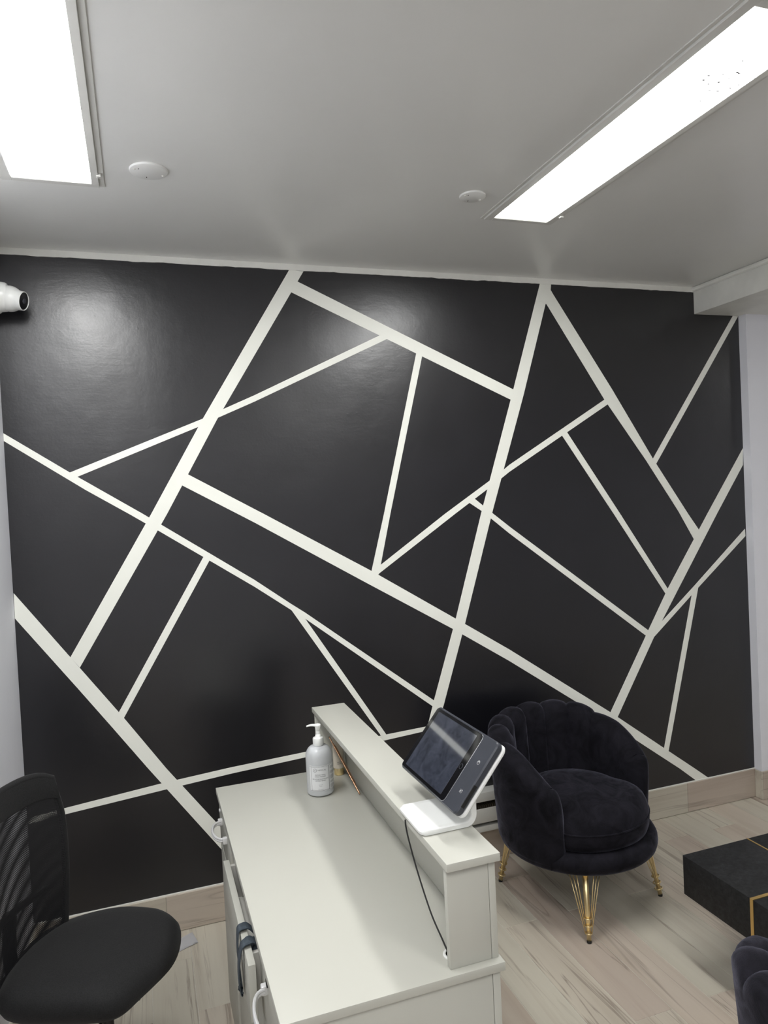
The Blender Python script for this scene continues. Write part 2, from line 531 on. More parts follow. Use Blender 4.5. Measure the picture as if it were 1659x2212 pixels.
# painted stripes of the accent wall (x, z of the two edges along each stripe)
STRIPES = [
    [((1.112, 2.671), (1.173, 2.668)), ((0.725, 2.051), (0.782, 2.048)), ((0.507, 1.679), (0.567, 1.675)), ((0.183, 1.146), (0.214, 1.102))],
    [((1.136, 2.628), (1.102, 2.584)), ((2.127, 2.181), (2.124, 2.127)), ((2.165, 2.163), (2.153, 2.116))],
    [((2.315, 2.674), (2.372, 2.674)), ((2.147, 2.170), (2.202, 2.149)), ((1.951, 1.599), (2.007, 1.596)), ((1.800, 1.129), (1.846, 1.104)), ((1.674, 0.771), (1.721, 0.744)), ((1.631, 0.640), (1.675, 0.633))],
    [((0.002, 1.409), (0.001, 1.314)), ((0.183, 1.146), (0.199, 1.028)), ((0.362, 0.885), (0.317, 0.855)), ((0.510, 0.659), (0.441, 0.671)), ((0.694, 0.402), (0.695, 0.307)), ((0.828, 0.218), (0.823, 0.125))],
    [((0.003, 0.556), (0.001, 0.534)), ((0.137, 0.571), (0.138, 0.547)), ((0.489, 0.603), (0.506, 0.576)), ((0.764, 0.621), (0.763, 0.595)), ((1.078, 0.634), (1.078, 0.611)), ((1.440, 0.652), (1.433, 0.627)), ((1.614, 0.658), (1.598, 0.637)), ((1.665, 0.660), (1.665, 0.641))],
    [((1.033, 1.263), (1.077, 1.243)), ((1.047, 1.242), (1.104, 1.200)), ((1.413, 0.654), (1.440, 0.652)), ((1.425, 0.633), (1.455, 0.628))],
    [((-0.009, 2.007), (-0.011, 1.978)), ((0.220, 1.853), (0.273, 1.783)), ((0.472, 1.683), (0.424, 1.683)), ((0.542, 1.634), (0.528, 1.612)), ((0.899, 1.383), (0.898, 1.354)), ((1.048, 1.268), (1.047, 1.242)), ((1.105, 1.226), (1.104, 1.200)), ((1.674, 0.771), (1.663, 0.748)), ((1.702, 0.750), (1.700, 0.718))],
    [((0.215, 1.851), (0.242, 1.834)), ((0.725, 2.052), (0.708, 2.020)), ((0.806, 2.089), (0.783, 2.054)), ((0.940, 2.147), (0.938, 2.120)), ((1.506, 2.410), (1.537, 2.394))],
    [((1.669, 2.338), (1.697, 2.326)), ((1.479, 1.625), (1.509, 1.624)), ((1.409, 1.379), (1.446, 1.376)), ((1.405, 1.364), (1.441, 1.361))],
    [((1.423, 1.383), (1.421, 1.351)), ((1.770, 1.609), (1.820, 1.606)), ((2.006, 1.752), (1.997, 1.716)), ((2.070, 1.793), (2.062, 1.757)), ((2.109, 1.820), (2.107, 1.787)), ((2.656, 2.126), (2.674, 2.103))],
    [((0.620, 1.851), (0.594, 1.808)), ((0.952, 1.654), (0.912, 1.620)), ((1.409, 1.379), (1.386, 1.327)), ((1.800, 1.129), (1.786, 1.082)), ((2.066, 0.957), (2.063, 0.903)), ((2.610, 0.581), (2.539, 0.576)), ((2.922, 0.352), (2.816, 0.374)), ((3.111, 0.214), (3.014, 0.231)), ((3.194, 0.152), (3.115, 0.151))],
    [((1.915, 1.677), (1.886, 1.659)), ((1.969, 1.632), (1.960, 1.609)), ((2.095, 1.532), (2.093, 1.500)), ((2.858, 0.959), (2.834, 0.940)), ((2.875, 0.946), (2.857, 0.922))],
    [((2.393, 1.961), (2.422, 1.976)), ((2.676, 1.559), (2.714, 1.557)), ((2.968, 1.137), (2.983, 1.161)), ((2.978, 1.123), (3.002, 1.135))],
    [((3.503, 1.862), (3.499, 1.774)), ((3.252, 1.528), (3.314, 1.524)), ((2.983, 1.161), (3.049, 1.154)), ((2.853, 0.960), (2.904, 0.951)), ((2.610, 0.581), (2.652, 0.554)), ((2.599, 0.568), (2.639, 0.536))],
    [((3.497, 1.435), (3.498, 1.396)), ((3.158, 1.167), (3.185, 1.157)), ((2.930, 0.992), (2.889, 0.926)), ((2.917, 0.982), (2.877, 0.917))],
    [((3.143, 1.148), (3.181, 1.167)), ((3.134, 1.122), (3.175, 1.150)), ((2.922, 0.352), (2.949, 0.333)), ((2.919, 0.342), (2.946, 0.319))],
    [((3.467, 2.558), (3.502, 2.557)), ((2.923, 1.824), (2.943, 1.800)), ((2.914, 1.812), (2.934, 1.789))],
    [((2.316, 2.612), (2.366, 2.651)), ((2.340, 2.584), (2.385, 2.622)), ((2.649, 2.122), (2.697, 2.170)), ((2.880, 1.818), (2.923, 1.824)), ((3.067, 1.553), (3.129, 1.534)), ((3.157, 1.406), (3.191, 1.452)), ((3.166, 1.394), (3.206, 1.429))],
    [((0.703, 1.501), (0.727, 1.486)), ((0.698, 1.493), (0.722, 1.478)), ((0.344, 0.909), (0.362, 0.885)), ((0.337, 0.897), (0.355, 0.869))],  # short
    [((2.319, 2.680), (2.375, 2.676)), ((2.305, 2.590), (2.362, 2.570))],
]

for k, rows in enumerate(STRIPES):
    bm = bmesh.new()
    yf = -0.0006 - 0.00006 * k
    A, B = [], []
    for (ax, az), (bx, bz) in rows:
        A.append((max(ax, 0.0005), az))
        B.append((max(bx, 0.0005), bz))
    fr = [(bm.verts.new((a[0], yf, a[1])), bm.verts.new((b[0], yf, b[1]))) for a, b in zip(A, B)]
    bk = [(bm.verts.new((a[0], 0.001, a[1])), bm.verts.new((b[0], 0.001, b[1]))) for a, b in zip(A, B)]
    for q in range(len(fr) - 1):
        bm.faces.new((fr[q][0], fr[q + 1][0], fr[q + 1][1], fr[q][1]))
        bm.faces.new((bk[q][0], bk[q][1], bk[q + 1][1], bk[q + 1][0]))
        bm.faces.new((fr[q][0], bk[q][0], bk[q + 1][0], fr[q + 1][0]))
        bm.faces.new((fr[q][1], fr[q + 1][1], bk[q + 1][1], bk[q][1]))
    bm.faces.new((fr[0][0], fr[0][1], bk[0][1], bk[0][0]))
    bm.faces.new((fr[-1][0], bk[-1][0], bk[-1][1], fr[-1][1]))
    finish('painted_stripe', bm, M['stripe'], wall_back)

# cove strip between black wall and ceiling, its lower edge cut in by brush
def ragged_strip(name, x_a, x_b, z_lo, z_hi, yf, amp, mat, seed, n=170):
    bm = bmesh.new()
    rr = random.Random(seed)
    top_f, bot_f, bot_b, top_b = [], [], [], []
    for q in range(n + 1):
        x = x_a + (x_b - x_a) * q / n
        dz = amp * (noise.noise(Vector((x * 9, seed, 0))) + 0.6 * noise.noise(Vector((x * 31, seed, 3))))
        top_f.append(bm.verts.new((x, yf, z_hi)))
        bot_f.append(bm.verts.new((x, yf, z_lo + dz)))
        bot_b.append(bm.verts.new((x, 0.0005, z_lo + dz)))
        top_b.append(bm.verts.new((x, 0.0005, z_hi)))
    for q in range(n):
        for U, W in ((top_f, bot_f), (bot_f, bot_b), (bot_b, top_b), (top_b, top_f)):
            bm.faces.new((U[q], U[q + 1], W[q + 1], W[q]))
    return finish(name, bm, mat)
struct(ragged_strip('trim_1', 0.0, 3.215, 2.670, H, -0.004, 0.0035, M['white_trim'], 4), 'white cove strip along the top of the black wall')
struct(ragged_strip('trim_2', 0.0, XR, 0.1475, 0.1535, -0.004, 0.003, M['white_trim'], 9), 'white caulk line on top of the tiled baseboard')
bm = bmesh.new()
tube(bm, [(3.213, -0.002, H - 0.012), (3.213, YMIN + 0.01, H - 0.012)], 0.0125, 10)
struct(finish('trim_3', bm, M['white_trim'], smooth='auto'), 'white quarter-round moulding along the top of the soffit')

# tiled baseboards
def base_tiles(name, label, cuts, place):
    root = struct(place['back'], label)
    for a, b in zip(cuts[:-1], cuts[1:]):
        place['make'](a, b, root)
bb = boxobj('baseboard_back', 0.0, XR, -0.008, 0.0, 0.0, 0.148, M['grout'], bev=0)
struct(bb, 'tiled baseboard under the black wall')
for a, b in zip([0.0, 0.48, 1.35, 2.20, 3.05], [0.48, 1.35, 2.20, 3.05, XR]):
    boxobj('tile', a + G, b - G, -0.0115, -0.002, 0.002, 0.149, M['tile_base'], bb, bev=0.0008, seg=1)
br = boxobj('baseboard_right', XR - 0.006, XMAX, -0.056, -0.047, 0.0, 0.148, M['grout'], bev=0)
struct(br, 'tiled baseboard wrapping the white pilaster')
boxobj('tile', XR - 0.0115, XR - 0.003, -0.0575, -0.013, 0.002, 0.149, M['tile_base'], br, bev=0.0008, seg=1)
for a, b in zip([XR - 0.003, 3.95, 4.85], [3.95, 4.85, XMAX]):
    boxobj('tile', a + G, b - G, -0.0595, -0.05, 0.002, 0.149, M['tile_base'], br, bev=0.0008, seg=1)
bl = boxobj('baseboard_left', 0.0, 0.008, YMIN, 0.0, 0.0, 0.148, M['grout'], bev=0)
struct(bl)
for a, b in zip([0.0, -0.7, -1.6, -2.5, -3.4], [-0.7, -1.6, -2.5, -3.4, -4.3]):
    boxobj('tile', 0.002, 0.0115, b + G, a - G - 0.012, 0.002, 0.149, M['tile'], bl, bev=0.0008, seg=1)

# ------------------------------------------------------------------ fluorescent ceiling lights
def ceiling_light(cx, y_near, label, group):
    W2, L = 0.1335, 1.20
    yc = y_near - L / 2
    root = empty('ceiling_light', label, 'ceiling light', (cx, yc, H), 0, group)
    zf = -0.010
    fw = 0.028
    for nm, a in (('frame_rail', (-W2, -W2 + fw, -L / 2, L / 2)), ('frame_rail', (W2 - fw * 0.75, W2, -L / 2, L / 2)),
                  ('frame_end', (-W2 + fw, W2 - fw * 0.75, -L / 2, -L / 2 + 0.022)), ('frame_end', (-W2 + fw, W2 - fw * 0.75, L / 2 - 0.022, L / 2))):
        boxobj(nm, a[0], a[1], a[2], a[3], zf, 0.0, M['frame_paint'], root, bev=0.001, seg=1)
    boxobj('frame_flange', W2, W2 + 0.016, -L / 2 - 0.008, L / 2 + 0.008, -0.004, 0.0, M['frame_paint'], root, bev=0.001, seg=1)
    boxobj('frame_flange', -W2 - 0.012, -W2, -L / 2 - 0.008, L / 2 + 0.008, -0.004, 0.0, M['frame_paint'], root, bev=0.001, seg=1)
    # acrylic lens, its bow added to spread light towards soffit and cove strip
    bm = bmesh.new()
    xa, xb = -W2 + fw - 0.001, W2 - fw * 0.75 + 0.001
    rows = []
    for q in range(13):
        t = q / 12
        rows.append([(xa + (xb - xa) * t, -L / 2 + 0.021 + (L - 0.042) * s / 24, -0.007 - 0.015 * math.sin(math.pi * t) * min(1, 6 * s / 24, 6 * (1 - s / 24))) for s in range(25)])
    grid(bm, rows)
    grid(bm, [[(xa, -L / 2 + 0.021, -0.001), (xa, L / 2 - 0.021, -0.001)], [(xb, -L / 2 + 0.021, -0.001), (xb, L / 2 - 0.021, -0.001)]])
    finish('diffuser', bm, M['lamp'], root, True, recalc=False)
    boxobj('latch', W2 - 0.004, W2 + 0.008, L / 2 - 0.09, L / 2 - 0.075, -0.014, -0.003, M['frame_paint'], root, bev=0.001, seg=1)
    return root
ceiling_light(0.268, -0.632, 'fluorescent ceiling light at the upper left above the security camera', 'recessed fluorescent lights')
rl = ceiling_light(1.832, -0.640, 'long fluorescent ceiling light running away at the upper right', 'recessed fluorescent lights')
def added_fill_light(x, y, label):  # unseen lamp added to brighten the floor and walls on the right
    root = empty('added_fill_light', label, 'ceiling light', (x, y, 2.558), 0)
    bm = bmesh.new()
    lathe(bm, [(0.150, -0.004), (0.152, -0.010), (0.172, -0.008), (0.178, 0.0), (0.150, 0.0)], 40)
    finish('trim_ring', bm, M['white_trim'], root, 'auto')
    bm = bmesh.new()
    lathe(bm, [(0, -0.007), (0.150, -0.007), (0.150, -0.001), (0, -0.001)], 40)
    finish('diffuser', bm, M['lamp'], root)
added_fill_light(5.0, -1.0, 'unseen round fill light added under the low ceiling far right of the armchairs')
ceiling_light(0.268, -2.95, 'fluorescent ceiling light on the left behind the photographer', 'recessed fluorescent lights')
ceiling_light(1.832, -2.95, 'fluorescent ceiling light on the right behind the photographer', 'recessed fluorescent lights')
rr = random.Random(3)
bm = bmesh.new()
for _ in range(16):
    x, y = rr.gauss(0.02, 0.03), rr.gauss(-0.36, 0.035)
    if abs(x) > 0.08:
        continue
    bmesh.ops.create_icosphere(bm, subdivisions=1, radius=rr.uniform(0.0015, 0.0035), matrix=Matrix.Translation((x, y, -0.0235)) @ Matrix.Diagonal((1.6, 1, 0.4, 1)))
sp = finish('debris', bm, M['print_grey'], rl)
sp['kind'] = 'stuff'

# round blank covers on the ceiling
def cover(x, y, rad, label):
    root = empty('ceiling_cover_plate', label, 'cover plate', (x, y, H), 0, 'round blank plates on the ceiling')
    bm = bmesh.new()
    lathe(bm, [(0, -0.0065), (rad * 0.9, -0.0065), (rad * 0.97, -0.005), (rad, -0.002), (rad, 0)], 48)
    finish('plate', bm, M['ceiling'], root, 'auto')
    for a in (200, 20):
        bm = bmesh.new()
        lathe(bm, [(0, -0.0085), (0.003, -0.008), (0.0045, -0.006), (0.0045, -0.004)], 12, Matrix.Translation((rad * 0.78 * math.cos(R(a)), rad * 0.78 * math.sin(R(a)), 0)))
        finish('screw', bm, M['white_trim'], root, True)
    for a, l in ((100, 0.006), (212, 0.005)):
        boxobj('slot', rad * 0.62 * math.cos(R(a)) - 0.001, rad * 0.62 * math.cos(R(a)) + 0.0015, rad * 0.62 * math.sin(R(a)) - l / 2, rad * 0.62 * math.sin(R(a)) + l / 2, -0.0069, -0.0062, M['dark_slot'], root, bev=0)
cover(0.543, -0.762, 0.055, 'round painted blank plate on the ceiling beside the left light')
cover(1.575, -0.800, 0.045, 'small round blank plate on the ceiling left of the right light')

# ------------------------------------------------------------------ security camera on the left wall
def security_camera():
    root = empty('security_camera', 'white turret security camera with a dark lens high in the left corner', 'camera', (0.0, -0.10, 2.485))
    ax = Matrix.Rotation(R(90), 4, 'Y')
    bm = bmesh.new()
    lathe(bm, [(0, 0), (0.060, 0), (0.062, 0.006), (0.062, 0.022), (0.057, 0.030), (0.053, 0.034), (0.051, 0.052), (0.047, 0.058), (0, 0.058)], 40, ax)
    finish('housing', bm, M['white_plastic'], root, 'auto')
    d = Vector((0.90, -0.34, -0.22)).normalized()
    q = Vector((0, 0, 1)).rotation_difference(d).to_matrix().to_4x4()
    T = Matrix.Translation((0.064, -0.004, -0.006)) @ q
    bm = bmesh.new()
    prof = [(0, -0.046)] + [(0.046 * math.sin(R(a)), -0.046 * math.cos(R(a))) for a in range(15, 131, 8)]
    prof += [(0.0345, 0.036), (0.0335, 0.052), (0.032, 0.0535), (0.031, 0.053), (0.0305, 0.048), (0, 0.048)]
    lathe(bm, prof, 40, T)
    finish('eyeball', bm, M['white_plastic'], root, 'auto')
    bm = bmesh.new()
    lathe(bm, [(0.0305, 0.047), (0.0307, 0.0512), (0.020, 0.0525), (0, 0.053)], 36, T)
    lens = finish('lens_window', bm, M['tablet_bezel'], root, 'auto')
    bm = bmesh.new()
    lathe(bm, [(0.009, 0.0520), (0.010, 0.0534), (0.008, 0.0542), (0, 0.0545)], 20, T)
    finish('lens', bm, M['screen'], lens, 'auto')
security_camera()

# ------------------------------------------------------------------ baseboard heater
def heater():
    x0, x1 = 1.34, 2.32
    root = empty('baseboard_heater', 'low white baseboard heater on the wall behind the velvet armchair', 'heater', (x0, 0, 0.155))
    L = x1 - x0
    boxobj('back_plate', 0, L, -0.010, -0.001, 0.0, 0.180, M['heater_inside'], root, 0.001)
    boxobj('top_cap', 0, L, -0.062, -0.001, 0.140, 0.182, M['heater_paint'], root, 0.002)
    boxobj('front_panel', 0, L, -0.066, -0.058, 0.046, 0.110, M['heater_paint'], root, 0.002)
    boxobj('bottom_lip', 0, L, -0.060, -0.001, 0.001, 0.028, M['heater_paint'], root, 0.002)
    for a in (0, L - 0.012):
        boxobj('end_cap', a, a + 0.012, -0.067, -0.001, 0.0, 0.182, M['heater_paint'], root, 0.002)
    bm = bmesh.new()
    tube(bm, [(0.02, -0.032, 0.075), (L - 0.02, -0.032, 0.075)], 0.009, 10)
    finish('heating_element', bm, M['heater_inside'], root, True)
    bm = bmesh.new()
    for k in range(90):
        x = 0.03 + k * (L - 0.06) / 89
        box(bm, x, x + 0.0008, -0.052, -0.012, 0.05, 0.118)
    f = finish('fins', bm, M['heater_inside'], root)
    f['kind'] = 'stuff'
heater()

# ------------------------------------------------------------------ reception desk
def desk():
    root = empty('reception_desk', 'white laminate reception desk with a raised hutch shelf and drawers', 'desk', (0.652, -0.5706, 0))
    X, Y = 0.652, -0.5706
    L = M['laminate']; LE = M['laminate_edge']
    def b(name, x0, x1, y0, y1, z0, z1, mat=L, parent=root, bev=0.0012):
        return boxobj(name, x0 - X, x1 - X, y0 - Y, y1 - Y, z0, z1, mat, parent, bev)
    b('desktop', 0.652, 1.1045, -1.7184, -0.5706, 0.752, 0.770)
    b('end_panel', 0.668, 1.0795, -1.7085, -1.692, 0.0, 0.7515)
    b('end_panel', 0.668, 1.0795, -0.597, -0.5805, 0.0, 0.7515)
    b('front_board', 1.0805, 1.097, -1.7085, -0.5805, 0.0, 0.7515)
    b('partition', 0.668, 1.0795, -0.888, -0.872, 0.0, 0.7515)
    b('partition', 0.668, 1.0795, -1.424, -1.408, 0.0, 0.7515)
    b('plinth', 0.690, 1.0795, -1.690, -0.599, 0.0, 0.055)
    # raised hutch
    b('hutch_top', 0.9878, 1.1038, -1.7180, -0.5706, 0.9735, 0.9903)
    b('hutch_end_panel', 0.993, 1.0838, -1.7005, -1.6855, 0.7703, 0.9733)
    b('hutch_end_panel', 0.993, 1.0838, -0.5965, -0.5805, 0.7703, 0.9733)
    b('hutch_front_board', 1.0845, 1.0995, -1.7005, -0.5805, 0.7703, 0.9733)
    # doors under the drawers
    b('door', 0.659, 0.675, -0.870, -0.583, 0.065, 0.598)
    b('door', 0.663, 0.679, -1.406, -0.889, 0.065, 0.598)
    b('door', 0.659, 0.675, -1.700, -1.425, 0.065, 0.598)
    def handle(parent, ya, yb, x, z):
        bm = bmesh.new()
        ym = (ya + yb) / 2
        pts = []
        for q in range(17):
            a = math.pi * q / 16
            pts.append((x - 0.006 - 0.030 * math.sin(a) ** 0.8 - X, ym - (ya - yb) / 2 * -math.cos(a) * 0.92 - Y, z))
        for dz in (-0.0032, 0.0032):
            tube(bm, [(p[0], p[1], p[2] + dz) for p in pts], 0.0036, 8)
        for yy in (ya, yb):
            box(bm, x - 0.013 - X, x + 0.001 - X, yy - 0.008 - Y, yy + 0.008 - Y, z - 0.010, z + 0.010, 0.003, 2)
        return finish('handle', bm, M['chrome_white'], parent, 'auto')
    d1 = b('drawer', 0.659, 0.675, -0.870, -0.583, 0.604, 0.738)
    handle(d1, -0.662, -0.796, 0.659, 0.694)
    bm = bmesh.new()
    lathe(bm, [(0, 0), (0.006, 0.0005), (0.0065, 0.004), (0.005, 0.006), (0, 0.0065)], 16, Matrix.Translation((0.659 - X, -0.640 - Y, 0.722)) @ Matrix.Rotation(R(-90), 4, 'Y'))
    finish('lock', bm, M['chrome_white'], d1, 'auto')
    d3 = b('drawer', 0.659, 0.675, -1.700, -1.425, 0.604, 0.738)
    handle(d3, -1.515, -1.668, 0.659, 0.705)
    bm = bmesh.new()
    lathe(bm, [(0, 0), (0.009, 0.0005), (0.0095, 0.003), (0.0075, 0.0035), (0.007, 0.001), (0, 0.001)], 18, Matrix.Translation((0.659 - X, -1.530 - Y, 0.727)) @ Matrix.Rotation(R(-90), 4, 'Y'))
    finish('lock', bm, M['dark_slot'], d3, 'auto')
    # middle drawer pulled out a little
    d2 = b('drawer', 0.629, 0.645, -1.462, -0.985, 0.604, 0.727)
    bx = [('drawer_side', 0.6455, 1.04, -1.404, -1.392, 0.625, 0.715), ('drawer_side', 0.6455, 1.04, -1.000, -0.988, 0.625, 0.715),
          ('drawer_back', 1.04, 1.052, -1.404, -0.988, 0.625, 0.715), ('drawer_bottom', 0.6455, 1.04, -1.3915, -1.0005, 0.615, 0.624)]
    for nm, *c in bx:
        b(nm, *c, M['drawer_inside'], d2, 0.001)
    # cable grommet
    T = Matrix.Translation((1.019 - X, -1.658 - Y, 0.770))
    bm = bmesh.new()
    lathe(bm, [(0.0215, 0.0), (0.0215, 0.002), (0.0195, 0.0032), (0.0165, 0.0026), (0.016, 0.0005)], 32, T)
    finish('cable_grommet', bm, M['white_plastic'], root, 'auto')
    bm = bmesh.new()
    lathe(bm, [(0, 0.0012), (0.0163, 0.0012)], 32, T)
    finish('cable_hole', bm, M['dark_slot'], root)
    return root
desk()

# bag straps hanging out of the open drawer
def strap_bag():
    root = empty('strap_bag', 'dark slate fabric bag in the open drawer, straps looped over its front', 'bag', (0.66, -1.33, 0.624))
    def loc(p):
        return (p[0] - 0.66, p[1] + 1.33, p[2] - 0.624)
    bm = bmesh.new()
    rows = []
    for i in range(13):
        y = -1.386 + i * 0.0115
        row = []
        for j in range(11):
            x = 0.649 + j * 0.017
            f = math.sin(math.pi * i / 12) ** 0.5 * math.sin(math.pi * (j + 1.5) / 13) ** 0.5
            z = 0.632 + 0.074 * f + 0.004 * noise.noise(Vector((x * 60, y * 60, 0)))
            row.append(loc((x, y, z)))
        rows.append(row)
    grid(bm, rows)
    low = [[(p[0], p[1], 0.0015) for p in (r[0], r[5], r[-1])] for r in rows[::4]]
    grid(bm, low)
    o = finish('bag_body', bm, M['strap'], root, True)
    def ribbon(name, pts, w):
        bm = bmesh.new()
        P = catmull(pts, 6, False)
        rows = []
        for i, p in enumerate(P):
            t = (P[min(i + 1, len(P) - 1)] - P[max(i - 1, 0)]).normalized()
            side = Vector((0, 1, 0)) - t * t.y
            side.normalize()
            nn = t.cross(side) * 0.0012
            row = [p - side * w / 2 - nn, p + side * w / 2 - nn, p + side * w / 2 + nn, p - side * w / 2 + nn]
            rows.append([loc(q) for q in row] + [loc(row[0])])
        grid(bm, rows)
        finish(name, bm, M['strap'], root, True)
    ribbon('strap', [(0.668, -1.322, 0.705), (0.655, -1.323, 0.724), (0.646, -1.324, 0.7325), (0.637, -1.326, 0.7345), (0.6275, -1.328, 0.7325), (0.6232, -1.331, 0.722), (0.621, -1.337, 0.690), (0.622, -1.350, 0.650), (0.6235, -1.362, 0.622)], 0.026)
    ribbon('strap', [(0.668, -1.372, 0.705), (0.655, -1.376, 0.724), (0.646, -1.382, 0.7325), (0.637, -1.388, 0.7345), (0.6275, -1.390, 0.7325), (0.6220, -1.390, 0.722), (0.6175, -1.386, 0.690), (0.617, -1.374, 0.650), (0.619, -1.362, 0.620), (0.6215, -1.356, 0.606), (0.6245, -1.358, 0.622)], 0.026)
strap_bag()

# ------------------------------------------------------------------ tablet till stand on the hutch
def pos_tablet():
    zt = 0.9903
    root = empty('tablet_stand', 'white till stand holding a tilted dark tablet on the desk hutch', 'tablet stand', (1.05, -1.525, zt))
    O = Vector((1.05, -1.525, zt))
    W = M['white_plastic']
    # one bent plate seen from its end: base, rounded corner, riser
    y0, y1 = -1.598, -1.456
    prof_c = []
    T = 0.0125
    path = [(0.984, 0.008)]
    prof_o = [(0.9835, 0.004), (0.989, 0.0005), (1.088, 0.0005)]
    prof_i = [(0.9835, 0.009), (0.990, 0.0135), (1.086, 0.0135)]
    for a in range(-80, 1, 16):
        prof_o.append((1.088 + 0.026 * math.cos(R(a)), 0.0265 + 0.026 * math.sin(R(a))))
        prof_i.append((1.086 + 0.0135 * math.cos(R(a)), 0.027 + 0.0135 * math.sin(R(a))))
    prof_o += [(1.114, 0.080), (1.114, 0.125)]
    prof_i += [(1.0995, 0.080), (1.0995, 0.105)]
    bm = bmesh.new()
    dd = [0.0, 0.0012, 0.003, 0.006, 0.010, 0.015]
    ys = [y0 + d for d in dd] + [y1 - d for d in dd[::-1]]
    sh = [0.0022, 0.0008, 0, 0, 0, 0, 0, 0, 0, 0, 0.0008, 0.0022]
    cut = [0.015 - math.sqrt(0.015 ** 2 - (0.015 - d) ** 2) for d in dd]
    cut += cut[::-1]
    loops = []
    ring = prof_o + prof_i[::-1]
    cx = sum(p[0] for p in ring) / len(ring)
    for y, s, ct in zip(ys, sh, cut):
        loop = []
        n = len(prof_o)
        for k, (x, z) in enumerate(ring):
            mate = prof_i[k] if k < n else prof_o[len(ring) - 1 - k]
            d = Vector((mate[0] - x, mate[1] - z))
            d = d.normalized() * s if d.length > 1e-5 else Vector((0, 0))
            xx = x + d.x + (ct if x < 1.0 else 0)
            loop.append(bm.verts.new((xx - O.x, y - O.y, z + d.y)))
        loops.append(loop)
    for A, B in zip(loops[:-1], loops[1:]):
        for k in range(len(ring)):
            k2 = (k + 1) % len(ring)
            bm.faces.new((A[k], A[k2], B[k2], B[k]))
    for Lp in (loops[0], loops[-1]):
        n = len(prof_o)
        for k in range(n - 1):
            bm.faces.new((Lp[k], Lp[k + 1], Lp[len(ring) - 2 - k], Lp[len(ring) - 1 - k]))
    finish('stand_base', bm, W, root, 'auto')
    # rounded front corners of the foot
    # housing, tilted 50 degrees
    k = 0.952
    a = Vector((0.035, -0.999, -0.005)).normalized()
    bvec = Vector((-0.645, -0.0226, -0.764)).normalized()
    bvec = (bvec - a * bvec.dot(a)).normalized()
    n = a.cross(bvec).normalized()
    if n.z < 0:
        n = -n
    c = Vector((1.0932, -1.4567, 1.1112)) - O
    T4 = Matrix((( a.x, -bvec.x, n.x, c.x), (a.y, -bvec.y, n.y, c.y), (a.z, -bvec.z, n.z, c.z), (0, 0, 0, 1)))
    def slab(name, u0, u1, v0, v1, d0, d1, rad, mat, parent, edge=0.002):
        bm = bmesh.new()
        pts = []
        for (cx_, cy_, a0) in ((u1 - rad, v1 - rad, 0), (u0 + rad, v1 - rad, 90), (u0 + rad, v0 + rad, 180), (u1 - rad, v0 + rad, 270)):
            for q in range(9):
                an = R(a0 + q * 90 / 8)
                pts.append((cx_, cy_, math.cos(an), math.sin(an)))
        lay = [(d0, -edge), (d0 + edge, 0), (d1 - edge, 0), (d1, -edge)]
        R_ = []
        for d, off in lay:
            R_.append([bm.verts.new(T4 @ Vector((cx_ + (rad + off) * co, cy_ + (rad + off) * si, d))) for cx_, cy_, co, si in pts])
        for A, B in zip(R_[:-1], R_[1:]):
            for q in range(len(pts)):
                q2 = (q + 1) % len(pts)
                bm.faces.new((A[q], A[q2], B[q2], B[q]))
        bm.faces.new(R_[0])
        bm.faces.new(R_[-1])
        return finish(name, bm, mat, parent, 'auto')
    U0, U1, V = -0.125 * k, 0.190 * k, 0.0905 * k
    slab('back_plate', U0 + 0.004, U1 + 0.002, -V, V, -0.026, -0.0165, 0.016, W, root, 0.003)
    cs = slab('tablet_case', U0, U1, -V, V, -0.0165, 0.0, 0.013, M['tablet_case'], root, 0.003)
    gl = slab('glass', -0.120 * k, 0.1265 * k, -0.0855 * k, 0.0855 * k, 0.0, 0.0012, 0.007, M['tablet_bezel'], root, 0.0004)
    slab('screen', -0.1035 * k, 0.1035 * k, -0.0777 * k, 0.0777 * k, 0.0012, 0.0014, 0.002, M['screen'], gl, 0.0001)
    # bright rim along the tablet on the reader side
    bm = bmesh.new()
    rim = [(0.090 * k, 0.0865 * k), (0.118 * k, 0.0865 * k), (0.1255 * k, 0.083 * k), (0.1282 * k, 0.076 * k), (0.1282 * k, -0.076 * k), (0.1255 * k, -0.083 * k), (0.118 * k, -0.0865 * k), (0.040 * k, -0.0868 * k)]
    tube(bm, [T4 @ Vector((u, v, 0.0006)) for u, v in rim], 0.0008, 6)
    finish('rim', bm, M['rim_metal'], gl, True)
    bm = bmesh.new()
    tube(bm, [T4 @ Vector((0.1135 * k + 0.0058 * math.cos(q * math.pi / 12), 0.0058 * math.sin(q * math.pi / 12), 0.0012)) for q in range(24)], 0.00045, 5, closed=True)
    finish('home_button', bm, M['tablet_case'], gl, True)
    # dark reader slot along the case edge and side vents
    slab('card_slot', U1 - 0.0035, U1 + 0.0008, -V + 0.020, -V + 0.072, -0.0105, -0.002, 0.0008, M['dark_slot'], cs, 0.0003)
    for v0, v1 in ((0.044, 0.074), (-0.010, 0.026)):
        slab('vent_slot', U0 - 0.0006, U0 + 0.003, v0 * k, v1 * k, -0.0085, -0.0035, 0.0008, M['dark_slot'], cs, 0.0003)
    # printed reader symbols
    def mark(pts, closed, rad, name):
        bm = bmesh.new()
        tube(bm, [T4 @ Vector((u, v, 0.0003)) for u, v in pts], rad, 5, closed=closed)
        finish(name, bm, M['chrome_white'], cs, True)
    uc, vc = 0.1625 * k, 0.028
    mark([(uc + 0.0044 * math.cos(q * math.pi / 12), vc + 0.0044 * math.sin(q * math.pi / 12)) for q in range(24)], True, 0.0003, 'contactless_symbol')
